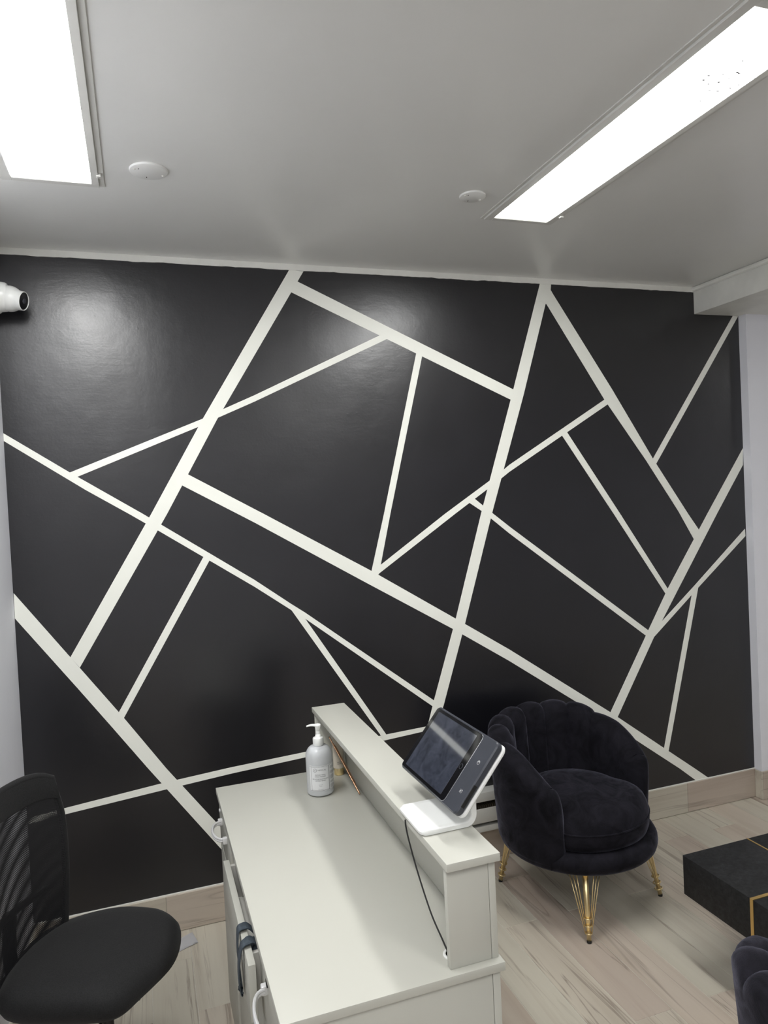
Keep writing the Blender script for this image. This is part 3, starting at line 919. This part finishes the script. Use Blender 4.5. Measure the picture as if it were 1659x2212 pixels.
    for rr_ in (0.0010, 0.0020, 0.0030):
        mark([(uc - 0.0006 + rr_ * math.cos(R(q)), vc + rr_ * math.sin(R(q))) for q in range(30, 151, 20)], False, 0.0003, 'contactless_symbol')
    uc, vc = 0.1625 * k, -0.041
    mark([(uc - 0.0042, vc - 0.0034), (uc + 0.0042, vc - 0.0034), (uc + 0.0042, vc + 0.0034), (uc - 0.0042, vc + 0.0034)], True, 0.00032, 'chip_symbol')
    slab('chip_symbol', uc - 0.0020, uc + 0.0008, vc - 0.0012, vc + 0.0016, 0.0, 0.0004, 0.0005, M['chrome_white'], cs, 0.0001)
    return root
pos_tablet()

def cable():
    pts = [(0.9840, -1.500, 0.9880), (0.9842, -1.502, 0.972), (0.9855, -1.515, 0.945), (0.990, -1.550, 0.890), (0.996, -1.600, 0.830), (1.004, -1.640, 0.792), (1.0085, -1.655, 0.7745)]
    P = catmull(pts, 8, False)
    bm = bmesh.new()
    org = Vector((1.0085, -1.655, 0.772))
    tube(bm, [p - org for p in P], 0.0018, 8)
    o = finish('power_cable', bm, M['black_rubber'], None, True)
    o.location = org
    tag(o, 'thin black cable from the till stand down into the desk grommet', 'cable')
cable()

# ------------------------------------------------------------------ things on the desktop
def text_mesh(s, size, mat, place, parent, name='lettering', align='CENTER'):
    """flat letters mapped through place(x, y) -> point"""
    cu = bpy.data.curves.new('text', 'FONT')
    cu.body = s
    cu.size = size
    cu.align_x = align
    cu.resolution_u = 2
    ob = bpy.data.objects.new('text', cu)
    COL.objects.link(ob)
    dg = bpy.context.evaluated_depsgraph_get()
    me = bpy.data.meshes.new_from_object(ob.evaluated_get(dg))
    bpy.data.objects.remove(ob)
    bpy.data.curves.remove(cu)
    for v in me.vertices:
        v.co = place(v.co.x, v.co.y)
    me.materials.clear()
    me.materials.append(mat)
    o = bpy.data.objects.new(name, me)
    COL.objects.link(o)
    o.parent = parent
    return o

def bottle():
    root = empty('sanitizer_bottle', 'frosted pump bottle of hand sanitizer with a printed white label', 'bottle', (0.963, -0.757, 0.7702), R(-17))
    rb = 0.0428
    bm = bmesh.new()
    prof = [(0, 0.001), (0.034, 0.001), (rb - 0.004, 0.002), (rb - 0.001, 0.005), (rb, 0.011), (rb, 0.118)]
    for a in range(10, 91, 10):
        prof.append((0.018 + (rb - 0.018) * math.cos(R(a)) , 0.118 + 0.034 * math.sin(R(a))))
    prof += [(0.0155, 0.153), (0.0155, 0.158), (0, 0.158)]
    lathe(bm, prof, 56)
    finish('body', bm, M['bottle'], root, 'auto')
    bm = bmesh.new()
    prof = [(0, 0.154), (0.0165, 0.154), (0.0172, 0.156), (0.0172, 0.174), (0.0160, 0.177), (0.010, 0.180), (0.008, 0.186), (0.0062, 0.188), (0.0062, 0.200), (0, 0.200)]
    lathe(bm, prof, 36)
    finish('pump_collar', bm, M['white_plastic'], root, 'auto')
    bm = bmesh.new()
    lathe(bm, [(0, 0.196), (0.0060, 0.196), (0.0068, 0.204), (0.0092, 0.212), (0.0105, 0.2165), (0.009, 0.2195), (0, 0.221)], 28)
    rows = []
    for q in range(9):
        t = q / 8
        x = -0.004 - 0.031 * t
        w = 0.0085 - 0.0045 * t
        z = 0.2155 + 0.0025 * math.sin(t * 2.4) - 0.003 * t * t
        h = 0.0042 - 0.0018 * t
        rows.append([(x, w * math.cos(R(g)), z + h * math.sin(R(g))) for g in range(0, 361, 30)])
    grid(bm, rows)
    finish('pump_head', bm, M['white_plastic'], root, True)
    # wrap-round label: a front panel and a side panel with rules
    rl_ = rb + 0.0004
    a_mid = R(-90 + 6)
    def on(x, y, lift=0.0):
        an = a_mid + x / rl_
        return Vector(((rl_ + lift) * math.cos(an), (rl_ + lift) * math.sin(an), y))
    def patch(name, x0, x1, z0, z1, mat, parent, lift=0.0):
        bm = bmesh.new()
        n = max(2, int((x1 - x0) / 0.003))
        grid(bm, [[on(x0 + (x1 - x0) * q / n, z0, lift), on(x0 + (x1 - x0) * q / n, z1, lift)] for q in range(n + 1)])
        return finish(name, bm, mat, parent, True)
    lb = patch('label', -0.036, 0.066, 0.020, 0.100, M['label_paper'], root)
    P = M['print']
    for (x0, x1, z0, z1) in ((-0.036, 0.066, 0.0978, 0.0984), (-0.036, 0.066, 0.0215, 0.0222), (-0.030, -0.0293, 0.022, 0.098),
                             (0.0285, 0.0294, 0.022, 0.098), (0.0305, 0.0310, 0.022, 0.098), (-0.030, 0.0285, 0.0952, 0.0955), (-0.030, 0.0285, 0.0238, 0.0241)):
        patch('rule', x0, x1, z0, z1, P, lb, 0.0003)
    def line(s, size, z, x=0.0, mat=P):
        text_mesh(s, size, mat, lambda u, v: on(x + u, z + v, 0.0004), lb)
    line('MEDICAL', 0.0066, 0.0845, 0.006, M['print_grey'])
    bm = bmesh.new()
    tube(bm, [on(-0.0165 + 0.0054 * math.cos(q * math.pi / 12), 0.0865 + 0.0054 * math.sin(q * math.pi / 12), 0.0003) for q in range(24)], 0.0004, 5, closed=True)
    finish('emblem', bm, M['print_grey'], lb, True)
    line('G', 0.006, 0.0845, -0.0165, M['print_grey'])
    line('ANTI-BACTERIAL', 0.0044, 0.0705)
    line('HAND SANITIZER', 0.0044, 0.0650)
    line('GEL HYDROALCOOLIQUE', 0.0044, 0.0575)
    line('ANTIBACTÉRIEN', 0.0044, 0.0520)
    line('16 FL OZ', 0.0032, 0.0395, 0, M['print_grey'])
    line('473 ML', 0.0028, 0.0350, 0, M['print_grey'])
    line('70 % ALCOHOL', 0.0024, 0.0258, 0, M['print_grey'])
    for z in [0.092, 0.089, 0.086, 0.076, 0.073, 0.070, 0.062, 0.059, 0.056, 0.053, 0.044, 0.041, 0.034, 0.031, 0.028, 0.025]:
        patch('fine_print', 0.034, 0.034 + 0.022 + 0.006 * math.sin(z * 900), z, z + 0.0009, M['print_grey'], lb, 0.0003)
bottle()

def cosmetic_tube():
    root = empty('cosmetic_tube', 'cream squeeze tube standing on its gold cap under the hutch', 'tube', (1.057, -0.637, 0.7702), R(20))
    bm = bmesh.new()
    lathe(bm, [(0, 0.0), (0.0155, 0.0), (0.0165, 0.0015), (0.0165, 0.022), (0.0155, 0.0235), (0, 0.0235)], 36)
    finish('cap', bm, M['gold'], root, 'auto')
    bm = bmesh.new()
    rows = []
    for q in range(12):
        t = q / 11
        z = 0.0242 + 0.108 * t
        rx = 0.0185 * (1 - t) + 0.024 * t
        ry = 0.0185 * (1 - t) + 0.0012 * t
        rows.append([(rx * math.cos(R(g)), ry * math.sin(R(g)), z) for g in range(0, 361, 15)])
    grid(bm, rows)

    finish('body', bm, M['tube_plastic'], root, True)
    bm = bmesh.new()
    rows = [[(r_ * math.cos(R(g)), r_ * math.sin(R(g)), z) for g in range(0, 361, 15)] for r_, z in ((0.0001, 0.024), (0.0185, 0.0243))]
    grid(bm, rows)
    finish('shoulder', bm, M['tube_plastic'], root, True)
    for z, w in ((0.040, 0.016), (0.046, 0.011)):
        pts = []
        bm = bmesh.new()
        t = (z - 0.0242) / 0.108
        rx, ry = 0.0185 + 0.0055 * t, 0.0185 - 0.0173 * t
        tube(bm, [((rx + 0.0004) * math.cos(R(g)), (ry + 0.0004) * math.sin(R(g)), z) for g in range(225, 225 + int(w * 4000), 8)], 0.0005, 4)
        finish('print_line', bm, M['print_grey'], root, True)
    boxobj('crimp', -0.0242, 0.0242, -0.0013, 0.0013, 0.130, 0.1385, M['tube_plastic'], root, 0.0004, 1)
cosmetic_tube()

def leaning_frame():
    """thin rose gold frame seen edge-on, leaning against the inside of the hutch"""
    base = Vector((1.0700, -0.8345, 0.7745))
    topp = Vector((1.0235, -0.655, 0.908))
    root = empty('rose_gold_frame', 'thin rose gold edged frame seen edge-on, leaning inside the hutch beside the bottle', 'frame', base)
    d = topp - base
    view = Vector((0.30, 0.90, -0.36)).normalized()
    side = Vector((0.86, 0.38, -0.34)).normalized()
    side = (side - d.normalized() * side.dot(d.normalized())).normalized()
    bm = bmesh.new()
    n = 40
    pts, rad = [], []
    for q in range(n + 1):
        t = q / n
        pts.append(d * t)
        bump_ = sum(math.exp(-((t - c) / 0.018) ** 2) for c in (0.30, 0.55, 0.80))
        rad.append(0.0026 + 0.0016 * bump_ - 0.0006 * t)
    tube(bm, pts, rad, 10)
    finish('edge_rail', bm, M['rose_gold'], root, True)
    # mirror plate behind the rail
    bm = bmesh.new()
    L = d.length
    w = 0.008
    nrm = d.normalized().cross(side).normalized() * 0.0012
    A = [d * 0.06, d * 0.90, d * 0.82 + side * w, d * 0.20 + side * w]
    f = [bm.verts.new(p + nrm) for p in A]
    b_ = [bm.verts.new(p - nrm) for p in A]
    bm.faces.new(f)
    bm.faces.new(b_[::-1])
    for q in range(4):
        bm.faces.new((f[q], f[(q + 1) % 4], b_[(q + 1) % 4], b_[q]))
    finish('plate', bm, M['rose_gold'], root)
leaning_frame()

bm = bmesh.new()
Pp = [(0.420, -0.105), (0.572, -0.042), (0.590, -0.118), (0.436, -0.182)]
rows = []
for q in range(9):
    t = q / 8
    row = []
    for s_ in range(4):
        s = s_ / 3
        x = (Pp[0][0] * (1 - t) + Pp[1][0] * t) * (1 - s) + (Pp[3][0] * (1 - t) + Pp[2][0] * t) * s
        y = (Pp[0][1] * (1 - t) + Pp[1][1] * t) * (1 - s) + (Pp[3][1] * (1 - t) + Pp[2][1] * t) * s
        row.append((x - 0.5, y + 0.1, 0.0012 + 0.002 * math.sin(t * 5.0 + s) ** 2))
    rows.append(row)
V = grid(bm, rows)
bmesh.ops.solidify(bm, geom=bm.faces[:], thickness=0.0004)
o = finish('paper_slip', bm, M['paper'], None, True)
o.location = (0.5, -0.1, 0)
tag(o, 'small white paper slip lying on the floor tiles by the baseboard', 'paper')

# ------------------------------------------------------------------ coffee table
def coffee_table():
    x0, x1, y0, y1 = 2.195, 3.15, -0.957, -1.56
    zb, zt = 0.262, 0.400
    ys = -1.256
    root = empty('coffee_table', 'low black block coffee table with gold inlay lines and gold plinth', 'table', (x0, y0, 0))
    def b(name, a, c, e, f, g, h, mat, bev=0.0015):
        return boxobj(name, a - x0, c - x0, e - y0, f - y0, g, h, mat, root, bev)
    xs = 2.484
    b('block', x0, xs - 0.003, ys + 0.006, y0, zb, zt, M['block'])
    b('block', xs + 0.003, x1, ys + 0.006, y0, zb, zt, M['block'])
    b('block', x0, x1, y1, ys - 0.006, zb, zt, M['block'])
    b('inlay', xs - 0.003, xs + 0.003, ys + 0.006, y0, zb, zt + 0.0006, M['gold_inlay'], 0)
    b('inlay', x0 - 0.001, x1 + 0.001, ys - 0.006, ys + 0.006, zb - 0.010, zt + 0.0012, M['gold_inlay'], 0)
    b('plinth', x0 + 0.012, x1 - 0.05, y1 + 0.03, ys - 0.006, 0.0, zb - 0.001, M['gold_inlay'])
coffee_table()

# ------------------------------------------------------------------ velvet shell armchairs
HA = [0, 45, 65, 86, 104, 112, 118]
HZ = [0.733, 0.728, 0.702, 0.655, 0.596, 0.568, 0.545]
TH = 0.086
AEND = 113.0
def shell_ro(z):
    return 0.318 + 0.030 * max(0.0, min(1.0, (z - 0.26) / 0.42))
def armchair(name_label, loc, rz, group):
    root = empty('velvet_armchair', name_label, 'armchair', loc, R(rz), group)
    V = M['velvet']
    def pos(al, s, z):
        a = R(90 + al)
        return Vector((s * math.cos(a), s * math.sin(a), z))
    CUTS = [-AEND, -67.0, -44.7, -22.4, 0.0, 22.4, 44.7, 67.0, AEND]
    for c in range(len(CUTS) - 1):
        a0, step = CUTS[c], CUTS[c + 1] - CUTS[c]
        arm = c in (0, len(CUTS) - 2)
        rows = []
        nu = 25 if arm else 13
        for i in range(nu):
            u = i / (nu - 1)
            al = a0 + u * step
            pil = abs(math.sin(math.pi * u)) ** 0.55
            if arm:
                ue = u if c == 0 else 1 - u          # 0 at the arm front, 1 at the seam with the back
                pil = (1 - max(0.0, (ue - 0.75) / 0.25) ** 2.5) * (0.55 + 0.45 * math.sin(math.pi * min(1.0, ue * 1.1)))
            h = interp(abs(al), HA, HZ) + 0.020 * pil - 0.010
            hw = TH / 2
            hc = h - hw
            prof = []
            for z in [0.300 + (hc - 0.300) * q / 9 for q in range(10)]:
                prof.append((-hw, z, 1.0))
            for q in range(1, 12):
                an = math.pi - math.pi * q / 12
                prof.append((hw * math.cos(an), hc + hw * math.sin(an), 0.55 if q < 6 else 0.25))
            for z in [hc - (hc - 0.285) * q / 9 for q in range(10)]:
                prof.append((hw, z, 0.10))
            prof.append((hw * 0.80, 0.266, 0))
            prof.append((hw * 0.2, 0.255, 0))
            row = []
            for s, z, bw in prof:
                ro = shell_ro(z)
                rr_ = ro - hw + s - (0.017 * pil * bw if s < 0 else -0.004 * pil * bw)
                row.append(pos(al, rr_, z))
            rows.append(row)
        bm = bmesh.new()
        grid(bm, rows)
        finish('arm_panel' if arm else 'shell_channel', bm, V, root, True)
    # rounded arm fronts
    for sgn in (-1, 1):
        al = sgn * AEND
        h = interp(AEND, HA, HZ) + 0.001
        hw = TH / 2
        rows = []
        nz = 34
        for i in range(nz + 1):
            z = 0.262 + (h - 0.262) * (1 - (1 - i / nz) ** 1.0)
            if z > h - hw:
                w = math.sqrt(max(1e-8, hw * hw - (z - (h - hw)) ** 2))
            else:
                w = hw
            rb_ = 0.11
            fw = 0.044 * smoothstep(0.245, 0.32, z) * (math.sqrt(max(0.0, 1 - ((z - h + rb_) / rb_) ** 2)) if z > h - rb_ else 1.0)
            row = []
            for j in range(11):
                t = -1 + 2 * j / 10
                s = shell_ro(z) - hw + t * (w + (0.0085 * w / hw if t < 0 else 0.0))
                f = fw * math.sqrt(max(0, 1 - t * t))
                p = pos(al, s, z)
                tang = (pos(al + sgn * 1.0, s, z) - p).normalized()
                row.append(p + tang * (f - 0.001))
            rows.append(row)
        bm = bmesh.new()
        grid(bm, rows)
        finish('arm_front', bm, V, root, True)
    bm = bmesh.new()
    lathe(bm, [(0, 0.246), (0.275, 0.246), (0.300, 0.252), (0.312, 0.264), (0.3165, 0.282), (0.315, 0.298), (0.308, 0.311), (0.296, 0.319), (0.270, 0.322), (0, 0.322)], 72)
    finish('seat_base', bm, V, root, True)
    def crad(a):
        d = math.degrees(a) + 90
        while d > 180:
            d -= 360
        return 0.229 + 0.057 * (1 - smoothstep(52, 82, abs(d)))
    bm = bmesh.new()
    lathe(bm, [(0, 0.322), (0.93, 0.322), (0.975, 0.330), (1.0, 0.350), (1.008, 0.378), (1.0, 0.400), (0.985, 0.420), (0.955, 0.438), (0.91, 0.452), (0.84, 0.465), (0.70, 0.478), (0.45, 0.488), (0.2, 0.492), (0, 0.493)], 96, None, crad)
    finish('seat_cushion', bm, V, root, True)
    bm = bmesh.new()
    tube(bm, [(1.004 * crad(R(g)) * math.cos(R(g)), 1.004 * crad(R(g)) * math.sin(R(g)), 0.394) for g in range(0, 360, 4)], 0.003, 6, closed=True)
    finish('cushion_piping', bm, V, root, True)
    # hairpin-and-ring gold legs
    for ang, rf in ((-133.4, 0.304), (-38.0, 0.330), (119.0, 0.338), (50.0, 0.320)):
        ft = Vector((rf * math.cos(R(ang)), rf * math.sin(R(ang)), 0.0))
        tp = Vector(((rf - 0.050) * math.cos(R(ang)), (rf - 0.050) * math.sin(R(ang)), 0.247))
        d = tp - ft
        bm = bmesh.new()
        tube(bm, [ft + Vector((0, 0, 0.005)), ft + d * 0.45, tp], [0.0085, 0.0095, 0.0115], 14)
        leg = finish('leg', bm, M['gold'], root, True)
        bm = bmesh.new()
        lathe(bm, [(0, 0), (0.0085, 0), (0.0092, 0.003), (0.0088, 0.010), (0, 0.010)], 16, Matrix.Translation(ft))
        finish('foot_pad', bm, M['black_rubber'], leg, 'auto')
        bm = bmesh.new()
        lathe(bm, [(0, -0.004), (0.030, -0.004), (0.032, -0.001), (0.032, 0.001), (0, 0.001)], 32, Matrix.Translation(tp))
        finish('mount_plate', bm, M['gold'], leg, 'auto')
        out = Vector((math.cos(R(ang)), math.sin(R(ang)), 0))
        tan = Vector((-out.y, out.x, 0))
        for k in range(6):
            sg = -1 if k < 3 else 1
            m_ = k % 3
            off = tan * sg * (0.034, 0.048, 0.062)[m_] - out * (0.004, 0.016, 0.030)[m_]
            top = tp + off - Vector((0, 0, 0.001))
            bot = ft + d * (0.34, 0.235, 0.13)[m_] + tan * sg * 0.0115
            bm = bmesh.new()
            tube(bm, [bot, top], 0.0019, 6)
            finish('rod', bm, M['gold'], leg, True)
        for f in (0.13, 0.235, 0.34):
            cpt = ft + d * f
            bm = bmesh.new()
            rr_ = 0.0125
            tube(bm, [cpt + (tan * math.cos(q * math.pi / 8) + out * math.sin(q * math.pi / 8) * 1.15 + Vector((0, 0, 0.25)) * math.sin(q * math.pi / 8)) * rr_ for q in range(16)], 0.0024, 7, closed=True)
            finish('ring', bm, M['gold'], leg, True)
    return root

def copy_tree(o, parent=None):
    c = o.copy()
    COL.objects.link(c)
    if parent:
        c.parent = parent
    for ch in list(o.children):
        copy_tree(ch, c)
    return c
chair_a = armchair('black velvet shell armchair on gold legs between the desk and the coffee table', (2.105, -0.44, 0), 16, 'velvet shell armchairs')
chair_b = copy_tree(chair_a)
chair_b.location = (1.875, -2.005, 0)
chair_b.rotation_euler = (0, 0, R(110))
chair_b['label'] = 'black velvet armchair cut off by the bottom right corner, only its arm showing'

# ------------------------------------------------------------------ office chair
def office_chair():
    OX, OY = 0.27, -0.90
    root = empty('office_chair', 'black office chair with a see-through mesh back and round fabric seat', 'chair', (OX, OY, 0))
    outline = [(0.100, -0.745), (0.192, -0.668), (0.329, -0.655), (0.440, -0.705), (0.503, -0.766), (0.510, -0.826), (0.480, -0.922), (0.404, -1.020), (0.336, -1.083), (0.236, -1.068), (0.085, -0.998), (0.052, -0.920)]
    P = catmull([(x - OX, y - OY, 0) for x, y in outline], 7)
    cen = sum(P, Vector()) / len(P)
    lay = [(0.30, 0.418), (0.86, 0.420), (0.955, 0.432), (0.995, 0.452), (1.0, 0.468), (0.985, 0.484), (0.94, 0.497), (0.84, 0.507), (0.66, 0.513), (0.40, 0.514), (0.15, 0.513)]
    fr = Vector((0.88, -0.47, 0)).normalized()
    bm = bmesh.new()
    rings = []
    for s, z in lay:
        ring = []
        for p in P:
            d = p - cen
            q = cen + d * s
            drop = 0.024 * smoothstep(0.06, 0.22, q.dot(fr)) * (1 if z > 0.44 else 0.4)
            ring.append(bm.verts.new((q.x, q.y, z - drop)))
        rings.append(ring)
    N = len(P)
    for A, B in zip(rings[:-1], rings[1:]):
        for k in range(N):
            bm.faces.new((A[k], A[(k + 1) % N], B[(k + 1) % N], B[k]))
    bm.faces.new(rings[0][::-1])
    bm.faces.new(rings[-1])
    finish('seat', bm, M['seat_cloth'], root, True)
    # back: curved net between padded rails
    RT = Vector((0.205 - OX, -0.690 - OY, 0))       # far (right) end
    tdir = Vector((-0.46, -0.888, 0)).normalized()
    bdir = Vector((-0.888, 0.46, 0)).normalized()
    W = 0.365
    def bp(u, v, lift=0.0):
        """u 0 far edge..1 near edge, v 0 bottom..1 top"""
        z0 = 0.478 + 0.0 * u
        ztop = 0.962 - 0.030 * (2 * u - 1) ** 4 * (1 if u < 0.5 else 1)
        bow = 0.034 * (1 - (2 * u - 1) ** 2)
        lean = -0.014 * math.sin(v * math.pi) + 0.012 * v
        wv = 1 - 0.10 * (1 - v) ** 2 - 0.11 * smoothstep(0.72, 1.0, v)
        uu = 0.5 + (u - 0.5) * wv
        p = RT + tdir * (uu * W) + bdir * (bow + lean + lift)
        p.z = z0 + (ztop - z0) * v
        return p
    for nm, lift, mat in (('net_panel', 0.0, M['net_front']), ('net_panel', 0.016, M['net_rear'])):
        bm = bmesh.new()
        uvl = bm.loops.layers.uv.new('UVMap')
        nu_, nv_ = 18, 26
        Vg = grid(bm, [[bp(i / nu_, j / nv_, lift) for j in range(nv_ + 1)] for i in range(nu_ + 1)])
        idx = {}
        for i in range(nu_ + 1):
            for j in range(nv_ + 1):
                idx[Vg[i][j]] = (i / nu_ * W, j / nv_ * 0.484)
        for f in bm.faces:
            for lp in f.loops:
                lp[uvl].uv = idx[lp.vert]
        finish(nm, bm, mat, root, True, recalc=False)
    per = [bp(0, v / 20, 0.008) for v in range(0, 20)] + [bp(u / 16, 1, 0.008) for u in range(0, 17)] + [bp(1, v / 20, 0.008) for v in range(19, -1, -1)] + [bp(u / 16, 0, 0.008) for u in range(15, 0, -1)]
    bm = bmesh.new()
    tube(bm, per, 0.0105, 10, closed=True)
    finish('back_frame', bm, M['seat_cloth'], root, True)
    bm = bmesh.new()
    rows = [[bp(i / 18, v, l) for (v, l) in ((0.86, -0.003), (0.93, -0.006), (1.0, -0.002))] for i in range(19)]
    grid(bm, rows)
    finish('top_band', bm, M['seat_cloth'], root, True)
    # lumbar bar and spine
    bm = bmesh.new()
    tube(bm, [bp(u / 12, 0.30, 0.026) for u in range(1, 12)], 0.010, 8)
    finish('lumbar_bar', bm, M['black_plastic'], root, True)
    m0 = bp(0.5, 0.30, 0.030)
    m1 = bp(0.5, 0.02, 0.028)
    bm = bmesh.new()
    tube(bm, catmull([m0, m1, m1 + Vector((0.03, -0.02, -0.075)), cen + Vector((-0.06, 0.03, 0.375)), cen + Vector((0.02, -0.01, 0.385))], 6, False), 0.018, 10)
    finish('back_support', bm, M['black_plastic'], root, True)
    cx, cy = cen.x, cen.y
    boxobj('mechanism', cx - 0.09, cx + 0.09, cy - 0.07, cy + 0.07, 0.365, 0.417, M['black_plastic'], root, 0.006)
    bm = bmesh.new()
    tube(bm, [(cx + 0.02, cy - 0.06, 0.395), (cx - 0.01, cy - 0.17, 0.392), (cx - 0.02, cy - 0.215, 0.390)], 0.005, 8)
    finish('height_lever', bm, M['black_plastic'], root, True)
    bm = bmesh.new()
    lathe(bm, [(0, 0.085), (0.027, 0.085), (0.027, 0.23), (0.0245, 0.235), (0.0145, 0.236), (0.0145, 0.366), (0, 0.366)], 24, Matrix.Translation((cx, cy, 0)))
    finish('gas_lift', bm, M['black_plastic'], root, 'auto')
    for k in range(5):
        a = R(18 + 72 * k)
        e = Vector((cx + 0.215 * math.cos(a), cy + 0.215 * math.sin(a), 0.068))
        bm = bmesh.new()
        tube(bm, [(cx, cy, 0.105), (cx + 0.1 * math.cos(a), cy + 0.1 * math.sin(a), 0.095), e], [0.026, 0.021, 0.015], 8)
        leg = finish('base_arm', bm, M['black_plastic'], root, True)
        bm = bmesh.new()
        t = Vector((-math.sin(a), math.cos(a), 0))
        for s in (-0.012, 0.012):
            Tm = Matrix.Translation(Vector((e.x, e.y, 0.026)) + t * s) @ Vector((0, 0, 1)).rotation_difference(t).to_matrix().to_4x4()
            lathe(bm, [(0, -0.008), (0.022, -0.008), (0.0255, -0.005), (0.0255, 0.005), (0.022, 0.008), (0, 0.008)], 20, Tm)
        tube(bm, [(e.x, e.y, 0.026), e], 0.006, 8)
        finish('caster', bm, M['black_plastic'], leg, 'auto')
office_chair()
